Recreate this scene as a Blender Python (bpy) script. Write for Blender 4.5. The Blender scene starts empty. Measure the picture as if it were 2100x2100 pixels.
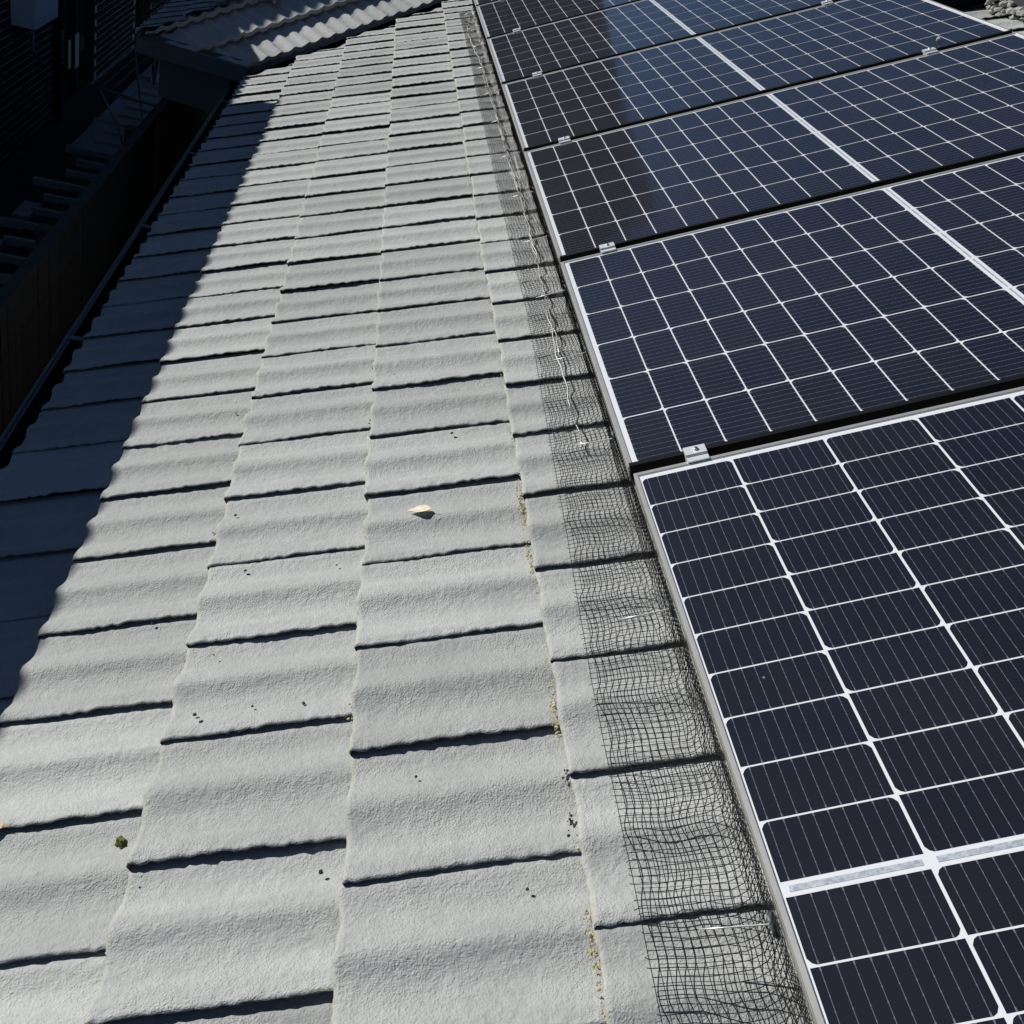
import bpy, bmesh, math, random
import numpy as np
from mathutils import Matrix, Vector
R = math.radians
rng = random.Random(11)
scene = bpy.context.scene
COL = scene.collection

# ---------------------------------------------------------------- camera
cam = bpy.data.cameras.new('camera')
cam.sensor_fit = 'HORIZONTAL'
cam.sensor_width = 36.0
cam.lens = 36.0 * 2077.37 / 2100.0
cam.clip_start = 0.02
cam.clip_end = 3000
cam_o = bpy.data.objects.new('camera', cam)
COL.objects.link(cam_o)
_r = np.array([[0.96733274, -0.08258568, 0.239681],
               [0.15141461, -0.57007022, -0.8075231],
               [0.20332485, 0.81743474, -0.5389429]])
cm = Matrix.Identity(4)
for i in range(3):
    cm[i][0], cm[i][1], cm[i][2] = _r[0][i], -_r[1][i], -_r[2][i]
CAM = Vector((-0.58962, -1.55240, 4.25209))
cm.translation = CAM
cam_o.matrix_world = cm
scene.camera = cam_o

# ---------------------------------------------------------------- light
SUN_AZ = R(58)      # from +Y towards -X
SUN_EL = R(27)
SUN = Vector((-math.sin(SUN_AZ) * math.cos(SUN_EL), math.cos(SUN_AZ) * math.cos(SUN_EL), math.sin(SUN_EL)))
world = bpy.data.worlds.new('World')
scene.world = world
world.use_nodes = True
wn = world.node_tree
bg = wn.nodes['Background']
sky = wn.nodes.new('ShaderNodeTexSky')
sky.sky_type = 'NISHITA'
sky.sun_disc = False
sky.sun_elevation = SUN_EL
sky.sun_rotation = -SUN_AZ
sky.altitude = 3000
sky.air_density = 1.0
sky.dust_density = 0.0
sky.ozone_density = 4.0
wn.links.new(sky.outputs[0], bg.inputs[0])
bg.inputs[1].default_value = 0.05
sun = bpy.data.lights.new('sun', 'SUN')
sun.energy = 5.0
sun.angle = R(0.35)
sun.color = (1.0, 0.98, 0.945)
sun_o = bpy.data.objects.new('sun', sun)
COL.objects.link(sun_o)
sun_o.rotation_euler = SUN.to_track_quat('Z', 'Y').to_euler()
sun_o.location = (-8, 4, 12)
scene.view_settings.view_transform = 'Standard'
scene.view_settings.look = 'None'
scene.view_settings.exposure = 0.0
scene.view_settings.gamma = 1.0
scene.view_settings.use_curve_mapping = False

# ---------------------------------------------------------------- frames
PITCH = R(26)
c_, s_ = math.cos(PITCH), math.sin(PITCH)
GZ = 3.35
ROOF = Matrix(((c_, 0, -s_, 0), (0, 1, 0, 0), (s_, 0, c_, GZ), (0, 0, 0, 1)))   # (up-slope, along eave, normal) -> world


def W(u, v, n=0.0):
    return ROOF @ Vector((u, v, n))


# ---------------------------------------------------------------- helpers
class MB:
    """collects geometry for one mesh"""
    def __init__(self):
        self.v, self.f, self.m, self.s = [], [], [], []

    def add(self, vs, fs, m=0, smooth=False):
        b = len(self.v)
        self.v.extend([tuple(p) for p in vs])
        for f in fs:
            self.f.append([b + i for i in f])
            self.m.append(m)
            self.s.append(smooth)

    def box(self, lo, hi, m=0, M=None):
        x0, y0, z0 = lo
        x1, y1, z1 = hi
        vs = [Vector(p) for p in ((x0, y0, z0), (x1, y0, z0), (x1, y1, z0), (x0, y1, z0),
                                  (x0, y0, z1), (x1, y0, z1), (x1, y1, z1), (x0, y1, z1))]
        if M is not None:
            vs = [M @ p for p in vs]
        self.add(vs, [(3, 2, 1, 0), (4, 5, 6, 7), (0, 1, 5, 4), (1, 2, 6, 5), (2, 3, 7, 6), (3, 0, 4, 7)], m)

    def tube(self, pts, r, sides=6, m=0, caps=True):
        pts = [Vector(p) for p in pts]
        rings = []
        for i, p in enumerate(pts):
            t = (pts[min(i + 1, len(pts) - 1)] - pts[max(i - 1, 0)])
            if t.length < 1e-9:
                t = Vector((0, 0, 1))
            t.normalize()
            a = Vector((0, 0, 1)) if abs(t.z) < 0.9 else Vector((1, 0, 0))
            x = t.cross(a).normalized()
            y = t.cross(x)
            rings.append([p + (x * math.cos(2 * math.pi * k / sides) + y * math.sin(2 * math.pi * k / sides)) * r for k in range(sides)])
        vs = [q for ring in rings for q in ring]
        fs = []
        for i in range(len(pts) - 1):
            for k in range(sides):
                k2 = (k + 1) % sides
                fs.append((i * sides + k, i * sides + k2, (i + 1) * sides + k2, (i + 1) * sides + k))
        if caps:
            fs.append(tuple(range(sides))[::-1])
            fs.append(tuple((len(pts) - 1) * sides + k for k in range(sides)))
        self.add(vs, fs, m, sides > 4)

    def prism(self, poly, axis0, axis1, d, m=0, origin=Vector((0, 0, 0))):
        """poly in the (axis0, axis1) plane pushed along vector d"""
        o = Vector(origin)
        a = [o + Vector(axis0) * p[0] + Vector(axis1) * p[1] for p in poly]
        n = len(a)
        vs = a + [p + Vector(d) for p in a]
        fs = [tuple(range(n))[::-1], tuple(range(n, 2 * n))]
        for i in range(n):
            j = (i + 1) % n
            fs.append((i, j, n + j, n + i))
        self.add(vs, fs, m)

    def lump(self, p, r, seed, m=0, flat=1.0):
        q = random.Random(seed)
        bm = bmesh.new()
        bmesh.ops.create_icosphere(bm, subdivisions=1, radius=1)
        vs = []
        for v in bm.verts:
            k = r * q.uniform(0.6, 1.25)
            vs.append((p[0] + v.co.x * k, p[1] + v.co.y * k, p[2] + v.co.z * k * flat))
        fs = [[v.index for v in f.verts] for f in bm.faces]
        bm.free()
        self.add(vs, fs, m)

    def mesh(self, name, mats):
        me = bpy.data.meshes.new(name)
        me.from_pydata(self.v, [], self.f)
        if not isinstance(mats, (list, tuple)):
            mats = [mats]
        for m in mats:
            me.materials.append(m)
        me.polygons.foreach_set('material_index', self.m)
        me.polygons.foreach_set('use_smooth', self.s)
        me.update()
        return me


def fix(me):
    bm = bmesh.new()
    bm.from_mesh(me)
    bmesh.ops.recalc_face_normals(bm, faces=bm.faces)
    bm.to_mesh(me)
    bm.free()
    return me


def put(name, me, parent=None, M=None, label=None, cat=None, group=None, kind=None):
    o = bpy.data.objects.new(name, me)
    COL.objects.link(o)
    if parent is not None:
        o.parent = parent
    if M is not None:
        o.matrix_basis = M
    for k, v in (('label', label), ('category', cat), ('group', group), ('kind', kind)):
        if v:
            o[k] = v
    return o


def build(mb, name, mats, parent=None, M=None, **kw):
    return put(name, fix(mb.mesh(name, mats)), parent, M, **kw)


def T(x, y, z):
    return Matrix.Translation((x, y, z))


def smooth(t):
    t = max(0.0, min(1.0, t))
    return t * t * (3 - 2 * t)


# ---------------------------------------------------------------- materials
def mat(name, color, rough=0.6, metal=0.0, spec=0.5, coat=0.0):
    m = bpy.data.materials.new(name)
    m.use_nodes = True
    b = m.node_tree.nodes['Principled BSDF']
    b.inputs['Base Color'].default_value = (*color, 1)
    b.inputs['Roughness'].default_value = rough
    b.inputs['Metallic'].default_value = metal
    b.inputs['Specular IOR Level'].default_value = spec
    b.inputs['Coat Weight'].default_value = coat
    return m


class N:
    def __init__(self, m):
        self.t = m.node_tree
        self.b = self.t.nodes['Principled BSDF']

    def n(self, typ, **kw):
        x = self.t.nodes.new(typ)
        for k, v in kw.items():
            setattr(x, k, v)
        return x

    def l(self, a, b):
        self.t.links.new(a, b)

    def math(self, op, a, b=None, c=None):
        x = self.n('ShaderNodeMath', operation=op)
        for i, q in enumerate((a, b, c)):
            if q is None:
                continue
            if isinstance(q, (int, float)):
                x.inputs[i].default_value = q
            else:
                self.l(q, x.inputs[i])
        return x.outputs[0]

    def noise(self, vec, scale, detail=3.0, rough=0.55, w=None):
        x = self.n('ShaderNodeTexNoise')
        if w is not None:
            x.noise_dimensions = '4D'
            self.l(w, x.inputs['W'])
        x.inputs['Scale'].default_value = scale
        x.inputs['Detail'].default_value = detail
        x.inputs['Roughness'].default_value = rough
        self.l(vec, x.inputs['Vector'])
        return x.outputs['Fac']

    def ramp(self, fac, stops):
        x = self.n('ShaderNodeValToRGB')
        e = x.color_ramp.elements
        while len(e) < len(stops):
            e.new(0.5)
        for i, (p, c) in enumerate(stops):
            e[i].position = p
            e[i].color = (*c, 1) if len(c) == 3 else c
        self.l(fac, x.inputs[0])
        return x.outputs[0]

    def mix(self, fac, a, b):
        x = self.n('ShaderNodeMix', data_type='RGBA')
        for s, q in ((x.inputs[0], fac), (x.inputs[6], a), (x.inputs[7], b)):
            if isinstance(q, (int, float)):
                s.default_value = q
            elif isinstance(q, tuple):
                s.default_value = (*q, 1)
            else:
                self.l(q, s)
        return x.outputs[2]

    def bump(self, h, dist, strength=1.0, prev=None):
        x = self.n('ShaderNodeBump')
        x.inputs['Distance'].default_value = dist
        x.inputs['Strength'].default_value = strength
        self.l(h, x.inputs['Height'])
        if prev is not None:
            self.l(prev, x.inputs['Normal'])
        return x.outputs[0]


def tile_material(name, ca, cb, grain=1.0):
    m = mat(name, ca, 0.68, 0.0, 0.35)
    g = N(m)
    g.b.inputs['Sheen Weight'].default_value = 0.22
    g.b.inputs['Sheen Roughness'].default_value = 0.4
    tc = g.n('ShaderNodeTexCoord')
    oi = g.n('ShaderNodeObjectInfo')
    ob = tc.outputs['Object']
    w = g.math('MULTIPLY', oi.outputs['Random'], 37.0)
    big = g.noise(ob, 7.0, 4, 0.65, w)
    blot = g.noise(ob, 26.0, 4, 0.7, w)
    fine = g.noise(ob, 330.0, 2, 0.6, w)
    mid = g.noise(ob, 95.0, 3, 0.6, w)
    mp = g.n('ShaderNodeMapping')
    mp.inputs['Scale'].default_value = (3.0, 38.0, 3.0)
    g.l(ob, mp.inputs['Vector'])
    streak = g.noise(mp.outputs[0], 1.0, 3, 0.6, w)
    base = g.ramp(big, [(0.3, ca), (0.7, cb)])
    var = g.math('ADD', g.math('MULTIPLY', oi.outputs['Random'], 0.26), 0.88)
    var = g.math('MULTIPLY', var, g.math('ADD', g.math('MULTIPLY', streak, 0.34), 0.83))
    var = g.math('MULTIPLY', var, g.math('ADD', g.math('MULTIPLY', blot, 0.30), 0.85))
    var = g.math('MULTIPLY', var, g.math('ADD', g.math('MULTIPLY', mid, 0.22), 0.89))
    hsv = g.n('ShaderNodeHueSaturation')
    g.l(base, hsv.inputs['Color'])
    g.l(var, hsv.inputs['Value'])
    # paint worn to cream towards the nose and in patches, dark grime specks
    sp = g.n('ShaderNodeSeparateXYZ')
    g.l(ob, sp.inputs[0])
    nose = g.math('SUBTRACT', 1.0, g.math('DIVIDE', sp.outputs[0], 0.035))
    wn_ = g.ramp(g.math('ADD', g.math('MULTIPLY', nose, 0.22), g.math('MULTIPLY', blot, 0.75)), [(0.50, (0, 0, 0)), (0.68, (1, 1, 1))])
    worn = g.math('MULTIPLY', wn_, g.math('MULTIPLY', mid, 0.75))
    c1 = g.mix(worn, hsv.outputs[0], (0.47, 0.455, 0.39))
    grime = g.math('MULTIPLY', g.ramp(fine, [(0.66, (0, 0, 0)), (0.74, (1, 1, 1))]), g.ramp(blot, [(0.45, (0, 0, 0)), (0.62, (1, 1, 1))]))
    c2 = g.mix(g.math('MULTIPLY', grime, 0.45), c1, (0.06, 0.058, 0.05))
    g.l(c2, g.b.inputs['Base Color'])
    lump = g.noise(ob, 40.0, 3, 0.6, w)
    b0 = g.bump(lump, 0.0045 * grain, 0.5)
    b1 = g.bump(mid, 0.0034 * grain, 0.6, b0)
    patch = g.ramp(big, [(0.35, (0.15, 0.15, 0.15)), (0.65, (1, 1, 1))])
    b2 = g.bump(g.math('MULTIPLY', fine, patch), 0.0048 * grain, 0.7, b1)
    g.l(b2, g.b.inputs['Normal'])
    return m


def mottled(name, ca, cb, scale, rough=0.7, bump=0.0, metal=0.0, spec=0.4, bscale=None):
    m = mat(name, ca, rough, metal, spec)
    g = N(m)
    tc = g.n('ShaderNodeTexCoord')
    f = g.noise(tc.outputs['Object'], scale, 4, 0.6)
    g.l(g.ramp(f, [(0.3, ca), (0.7, cb)]), g.b.inputs['Base Color'])
    if bump:
        f2 = g.noise(tc.outputs['Object'], bscale or scale * 4, 3, 0.6)
        g.l(g.bump(f2, bump, 0.7), g.b.inputs['Normal'])
    return m


M_tile = tile_material('painted_concrete_tile', (0.342, 0.352, 0.341), (0.446, 0.454, 0.435), 1.1)
M_worn = mottled('worn_tile_edge', (0.34, 0.325, 0.26), (0.46, 0.45, 0.38), 55, 0.8, 0.004, bscale=220)
M_under = mottled('bare_concrete', (0.10, 0.095, 0.085), (0.17, 0.16, 0.14), 30, 0.9)
M_lath = mottled('roof_underlay', (0.02, 0.02, 0.022), (0.035, 0.033, 0.03), 5, 0.9)
M_mortar = mottled('mortar', (0.24, 0.235, 0.21), (0.42, 0.41, 0.37), 40, 0.9, 0.006)
M_gutter = mottled('painted_steel_gutter', (0.085, 0.105, 0.115), (0.11, 0.13, 0.14), 3, 0.38, spec=0.5)
M_gutter_in = mottled('dirty_gutter_bed', (0.02, 0.02, 0.018), (0.045, 0.04, 0.032), 12, 0.9)
M_alu = mottled('anodised_aluminium', (0.62, 0.61, 0.56), (0.70, 0.69, 0.64), 14, 0.36, metal=0.70)
M_clamp = mottled('bright_aluminium', (0.80, 0.81, 0.80), (0.88, 0.88, 0.87), 60, 0.42, metal=0.55)
M_wire = mat('coated_wire', (0.018, 0.018, 0.018), 0.42, 0.0, 0.4)
M_silver = mat('galvanised_wire', (0.72, 0.72, 0.70), 0.42, 0.75)
M_black = mat('matt_black', (0.005, 0.005, 0.006), 0.75, 0.0, 0.15)
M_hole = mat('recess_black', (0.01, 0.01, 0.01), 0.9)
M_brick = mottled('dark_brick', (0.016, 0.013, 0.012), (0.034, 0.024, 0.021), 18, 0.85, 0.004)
M_joint = mottled('brick_joint', (0.42, 0.39, 0.35), (0.54, 0.50, 0.44), 20, 0.9)
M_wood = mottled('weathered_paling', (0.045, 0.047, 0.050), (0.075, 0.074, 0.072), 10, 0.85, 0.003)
M_litwood = mottled('sunlit_paling', (0.26, 0.20, 0.12), (0.36, 0.28, 0.18), 10, 0.85, 0.003)  # lighter tan: sunlight on the far palings put into their colour
M_pale = mottled('pale_concrete', (0.30, 0.32, 0.32), (0.40, 0.42, 0.42), 7, 0.9)
M_paver = mottled('dark_paver', (0.014, 0.014, 0.015), (0.026, 0.026, 0.027), 9, 0.85)
M_soil = mottled('dark_soil', (0.028, 0.027, 0.025), (0.050, 0.047, 0.042), 4, 0.95, 0.02)
M_paint = mottled('white_enamel', (0.62, 0.68, 0.76), (0.70, 0.76, 0.82), 3, 0.4)
M_dframe = mat('dark_window_frame', (0.03, 0.032, 0.035), 0.4)
M_glass = mat('dark_window_glass', (0.012, 0.014, 0.016), 0.05, 0, 0.5)
M_steel = mottled('grey_steel_tube', (0.22, 0.23, 0.24), (0.30, 0.31, 0.32), 9, 0.4, metal=0.4)
M_render = mottled('grey_render', (0.26, 0.245, 0.225), (0.36, 0.34, 0.31), 1.2, 0.9)
M_dtile = tile_material('dark_roof_tile', (0.10, 0.08, 0.07), (0.16, 0.12, 0.10))
M_pale_strip = mat('pale_window_strip', (0.70, 0.66, 0.56), 0.8)  # pale colour painted for bright reflections at the window
M_leafdry = mottled('dry_leaf', (0.45, 0.24, 0.09), (0.66, 0.47, 0.26), 90, 0.6)
M_moss = mottled('moss', (0.07, 0.085, 0.018), (0.16, 0.16, 0.05), 150, 0.95)
M_dirt = mottled('lichen_debris', (0.34, 0.28, 0.15), (0.54, 0.49, 0.34), 120, 0.95)
M_grit = mat('dark_grit', (0.035, 0.03, 0.026), 0.95)
M_leaf = mottled('shrub_leaf', (0.045, 0.06, 0.03), (0.09, 0.11, 0.06), 30, 0.5)
M_bark = mottled('bark', (0.05, 0.04, 0.03), (0.09, 0.07, 0.05), 20, 0.9)
M_stone = mottled('pale_pebble', (0.60, 0.58, 0.54), (0.76, 0.75, 0.72), 90, 0.8)


def glassy(b):
    b.inputs['Coat Weight'].default_value = 1.0
    b.inputs['Coat Roughness'].default_value = 0.08
    b.inputs['Coat IOR'].default_value = 1.85
    b.inputs['Specular IOR Level'].default_value = 0.1
    b.inputs['Roughness'].default_value = 0.6


def cell_material():
    m = mat('silicon_cell', (0.006, 0.007, 0.016))
    g = N(m)
    glassy(g.b)
    tc = g.n('ShaderNodeTexCoord')
    oi = g.n('ShaderNodeObjectInfo')
    sp = g.n('ShaderNodeSeparateXYZ')
    g.l(tc.outputs['Object'], sp.inputs[0])
    # nine bus bars across the long side, with a small pad at each end
    ph = g.math('FRACT', g.math('ADD', g.math('DIVIDE', sp.outputs[0], 0.01812), 0.5 + 10))
    d = g.math('MULTIPLY', g.math('ABSOLUTE', g.math('SUBTRACT', ph, 0.5)), 0.01812)
    ay = g.math('ABSOLUTE', sp.outputs[1])
    pad = g.math('MULTIPLY', g.math('GREATER_THAN', ay, 0.0365), 0.00055)
    pad2 = g.math('MULTIPLY', g.math('LESS_THAN', g.math('ABSOLUTE', g.math('SUBTRACT', g.math('FRACT', g.math('DIVIDE', ay, 0.0165)), 0.5)), 0.07), 0.0003)
    wdt = g.math('ADD', g.math('ADD', pad, pad2), 0.00034)
    line = g.math('LESS_THAN', d, wdt)
    geo = g.n('ShaderNodeNewGeometry')
    tone = g.ramp(oi.outputs['Random'], [(0.0, (0.0052, 0.0052, 0.0095)), (0.5, (0.0040, 0.0046, 0.0105)), (1.0, (0.0062, 0.0058, 0.0092))])
    cloud = g.noise(geo.outputs['Position'], 2.2, 3)
    dust = g.mix(g.math('MULTIPLY', g.math('MULTIPLY', cloud, cloud), 0.030), tone, (0.42, 0.40, 0.38))
    c1 = g.mix(g.math('MULTIPLY', line, 0.6), dust, (0.24, 0.24, 0.29))
    # dried rain spots and droppings
    vo = g.n('ShaderNodeTexVoronoi')
    vo.inputs['Scale'].default_value = 11.0
    g.l(geo.outputs['Position'], vo.inputs['Vector'])
    se = g.n('ShaderNodeSeparateColor')
    g.l(vo.outputs['Color'], se.inputs[0])
    sp2 = g.math('MULTIPLY', g.math('LESS_THAN', vo.outputs['Distance'], g.math('MULTIPLY', se.outputs[1], 0.026)), g.math('GREATER_THAN', se.outputs[0], 0.55))
    c2 = g.mix(g.math('MULTIPLY', sp2, 0.35), c1, (0.5, 0.5, 0.48))
    g.l(c2, g.b.inputs['Base Color'])
    return m


M_cell = cell_material()
M_back = mat('white_backsheet', (0.74, 0.76, 0.78))
glassy(M_back.node_tree.nodes['Principled BSDF'])
M_ribbon = mottled('tinned_ribbon', (0.30, 0.34, 0.38), (0.62, 0.66, 0.70), 160, 0.5, metal=0.3)
glassy(M_ribbon.node_tree.nodes['Principled BSDF'])

# ================================================================ GROUND, SKY
mb = MB()
mb.add([(-600, -600, 0), (600, -600, 0), (600, 900, 0), (-600, 900, 0)], [(0, 1, 2, 3)])
build(mb, 'ground', M_soil, kind='structure')

# ================================================================ THE HOUSE WITH THE TILED ROOF
house = put('house', None, label='house whose grey tiled roof carries the solar panels', cat='house')
house.location = (0, 0, 0)

PU = 0.339                 # exposed length of a course
PV = 0.245                 # width of a tile
U0 = -1.575                # first nose, over the gutter
N_NOSE = -0.105            # mean height of a nose below the panel plane
LIFT = 0.040


def prof(x):
    """roll profile across a tile, 0 = lapped near edge, 1 = far edge (metres)"""
    # crisp rolls: a steep face towards the lapped edge that eases into the trough, then a long gentle back
    if x < 0.06:
        h = 5.8
    elif x < 0.30:
        h = 5.8 - 12.3 * smooth((x - 0.06) / 0.24)
    elif x < 0.52:
        h = -6.5 + 14.6 * ((x - 0.30) / 0.22) ** 2.4
    elif x < 0.56:
        h = 8.1
    elif x < 0.80:
        h = 8.1 - 14.6 * smooth((x - 0.56) / 0.24)
    else:
        h = -6.5 + 7.4 * (min(1.0, (x - 0.80) / 0.20)) ** 2.0
    return h * 0.001


def make_tile(seed, length=0.372, nu=40, nv=30):
    q = random.Random(seed)
    p1, p2, p3 = q.uniform(0, 6), q.uniform(0, 6), q.uniform(0, 6)
    mb = MB()
    xs = [-0.001 + (PV + 0.020) * i / nv for i in range(nv + 1)]
    us = [0, 0.004, 0.010] + [0.010 + (length - 0.010) * i / (nu - 2) for i in range(1, nu - 1)]
    rag_u = [0.0016 * math.sin(9 * x / PV + p1) + q.uniform(-0.0013, 0.0013) for x in xs]
    rag_v = [0.0012 * math.sin(21 * u + p2) + q.uniform(-0.0019, 0.0019) for u in us]
    rag_z = [q.uniform(-0.0021, 0.0021) + 0.0016 * math.sin(14 * u + p3) for u in us]

    def P(i, j):
        u, x = us[i], xs[j]
        z = prof(max(0, x) / PV) - LIFT * u / PU
        if i == 0:
            z -= 0.003
        if x > PV:
            z -= 0.004
        uu = u + (rag_u[j] if i <= 1 else 0)
        vv = x + (rag_v[i] if j <= 1 else 0)
        return (uu, vv, z + (rag_z[i] if j <= 1 else 0))
    nvv = nv + 1
    vs = [P(i, j) for i in range(len(us)) for j in range(nvv)]
    for i in range(len(us) - 1):
        for j in range(nv):
            edge = i < 1 and q.random() < 0.45
            mb.add([vs[i * nvv + j], vs[(i + 1) * nvv + j], vs[(i + 1) * nvv + j + 1], vs[i * nvv + j + 1]], [(0, 1, 2, 3)], 1 if edge else 0, True)
    # nose face (down-slope), thickness follows the roll
    for j in range(nv):
        a, b = P(0, j), P(0, j + 1)
        mb.add([a, b, (b[0] + 0.002, b[1], b[2] - 0.021), (a[0] + 0.002, a[1], a[2] - 0.021)], [(0, 1, 2, 3)], 1 if q.random() < 0.55 else 0)
    # lapped near edge: a thin lip that overhangs the neighbour's channel
    for i in range(len(us) - 1):
        a, b = P(i, 0), P(i + 1, 0)
        dz = -0.0020
        mb.add([a, b, (b[0], b[1] + 0.001, b[2] + dz), (a[0], a[1] + 0.001, a[2] + dz)], [(0, 3, 2, 1)], 1 if q.random() < 0.35 else 0)
        mb.add([(a[0], a[1] + 0.001, a[2] + dz), (b[0], b[1] + 0.001, b[2] + dz), (b[0], 0.024, b[2] + dz - 0.007), (a[0], 0.024, a[2] + dz - 0.007)], [(0, 3, 2, 1)], 2)
    # underside
    mb.add([(0.004, 0.03, -0.019), (length, 0.03, -0.019 - LIFT * length / PU), (length, PV + 0.02, -0.021 - LIFT * length / PU), (0.004, PV + 0.02, -0.021)], [(0, 1, 2, 3)], 2)
    me = mb.mesh('roof_tile', [M_tile, M_worn, M_under])
    bm = bmesh.new()
    bm.from_mesh(me)
    bmesh.ops.remove_doubles(bm, verts=bm.verts, dist=0.00005)
    bm.to_mesh(me)
    bm.free()
    return me


TILES = [make_tile(100 + i) for i in range(10)]

# the valley where the slope meets the wing, in (u, v) of the slope
VA = Vector((-1.50, 5.65, 0))
VB = Vector((-0.18, 6.63, 0))
vdir = (VB - VA).normalized()
vnor = Vector((vdir.y, -vdir.x, 0))          # towards the camera side


def side(u, v):
    return (Vector((u, v, 0)) - VA).dot(vnor)


def clipped(me, M, planes):
    """mesh of `me` cut by planes (point, normal to keep) given in the frame M maps to; None if nothing is left"""
    bm = bmesh.new()
    bm.from_mesh(me)
    bmesh.ops.transform(bm, matrix=M, verts=bm.verts)
    for co, no in planes:
        bmesh.ops.bisect_plane(bm, geom=bm.verts[:] + bm.edges[:] + bm.faces[:], plane_co=co, plane_no=-Vector(no), clear_outer=True)
    if not bm.faces:
        bm.free()
        return None
    bmesh.ops.transform(bm, matrix=M.inverted(), verts=bm.verts)
    m2 = bpy.data.meshes.new(me.name)
    bm.to_mesh(m2)
    bm.free()
    for m in me.materials:
        m2.materials.append(m)
    return m2


hidden = MB()
for ci in range(0, 11):
    un = U0 + PU * ci
    off = 0.060 if ci % 2 == 1 else 0.170
    v0 = off - PV * 8
    k = 0
    while v0 + PV * k < 9.5:
        v = v0 + PV * k
        k += 1
        if v > 6.9 + max(0, un) * 0.74:
            continue
        near = v < -1.75
        if near:
            continue
        if ci >= 9 and not (1.6 < v < 3.6):
            vis = False
        elif ci in (6, 7, 8):
            vis = False
        elif ci == 5 and v > 6.4:
            vis = False
        else:
            vis = True
        s0 = min(side(un, v), side(un + PU, v), side(un, v + PV), side(un + PU, v + PV))
        s1 = max(side(un, v), side(un + PU, v), side(un, v + PV), side(un + PU, v + PV))
        if s1 < 0:
            continue
        me = rng.choice(TILES)
        L = T(un + rng.uniform(-0.003, 0.003), v + rng.uniform(-0.005, 0.005), N_NOSE + rng.uniform(-0.0015, 0.0015)) \
            @ Matrix.Rotation(rng.uniform(-0.020, 0.014), 4, 'X') @ Matrix.Rotation(rng.uniform(-0.013, 0.013), 4, 'Z')
        if s0 < 0:
            me = clipped(me, L, [(VA, vnor)])
            if me is None:
                continue
        if not vis:
            bs = [L @ Vector(p) for p in ((0, 0, 0), (0.36, 0, -0.042), (0.36, PV, -0.047), (0, PV, -0.005))]
            if s0 >= 0:
                hidden.add(bs, [(0, 1, 2, 3)])
                hidden.add([bs[0], bs[3], bs[3] - Vector((0, 0, 0.02)), bs[0] - Vector((0, 0, 0.02))], [(0, 1, 2, 3)])
            continue
        put('roof_tile', me, house, ROOF @ L)
build(hidden, 'covered_tiles', M_tile, house, ROOF, kind='stuff')

# roof deck under the tiles, cut at the valley
mb = MB()
mb.add([(-1.60, -1.75, -0.185), (2.12, -1.75, -0.185), (2.12, 8.2, -0.185), (-0.05 + 0.0, 6.78, -0.185), (-1.60, 5.62, -0.185)], [(0, 1, 2, 3, 4)])
build(mb, 'roof_deck', M_lath, house, ROOF)

# ridge: capping tiles bedded in mortar
for k in range(19):
    v = 1.2 + k * 0.36
    mb = MB()
    poly = [(-0.115, -0.045), (-0.105, -0.01), (-0.06, 0.035), (0, 0.052), (0.06, 0.035), (0.105, -0.01), (0.115, -0.045), (0.095, -0.045), (0.05, 0.018), (0, 0.034), (-0.05, 0.018), (-0.095, -0.045)]
    Mx = Matrix.Rotation(rng.uniform(-0.02, 0.02), 4, 'Z')
    mb.prism(poly, Mx @ Vector((1, 0, 0)), (0, 0, 1), (0, 0.385, 0.012))
    build(mb, 'ridge_cap', M_tile, house, T(W(2.20, v, -0.07).x, W(2.20, v, -0.07).y, W(2.20, v, -0.07).z + 0.02))
mb = MB()
q = random.Random(5)
for k in range(260):
    v = q.uniform(1.6, 3.05)
    mb.lump((q.uniform(2.06, 2.13), v, q.uniform(-0.135, -0.09)), q.uniform(0.008, 0.026), k, 0, 0.6)
build(mb, 'ridge_mortar', M_mortar, house, ROOF, kind='stuff')
# the far slope behind the ridge
mb = MB()
rx, rz = W(2.16, 0, -0.12).x, W(2.16, 0, -0.12).z
mb.add([(rx, -1.75, rz), (rx, 9, rz), (rx + 4, 9, rz - 1.95), (rx + 4, -1.75, rz - 1.95)], [(0, 3, 2, 1)])
build(mb, 'rear_slope', M_tile, house)

# walls of the house under the eaves
mb = MB()
mb.box((-1.02, -1.7, 0), (-0.80, 7.4, 2.42))
build(mb, 'wall', M_render, house)

# eave gutter: quad profile along the eave
GU = W(-1.77, 0, -0.20)
gx, gz = GU.x, GU.z


def gutter_profile(d, L0, L1, at, axis_out, axis_along, name, parent):
    """outer rim at `at`; axis_out points away from the roof"""
    mb = MB()
    out = Vector(axis_out)
    al = Vector(axis_along)
    pr = [(-0.018, -0.006), (-0.018, 0.0), (0, 0.0), (0.003, -0.008), (0.003, -0.105), (-0.125, -0.120), (-0.125, 0.01), (-0.122, 0.01), (-0.122, -0.112), (0.0, -0.099), (0.0, -0.010)]
    mb.prism(pr, out, (0, 0, 1), al * (L1 - L0), 0, Vector(at) + al * L0)
    p0 = Vector(at) + al * L0
    mb.tube([p0 + out * -0.004 + Vector((0, 0, -0.001)), p0 + out * -0.004 + Vector((0, 0, -0.001)) + al * (L1 - L0)], 0.0085, 8)
    return build(mb, name, M_gutter, parent)


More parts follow.
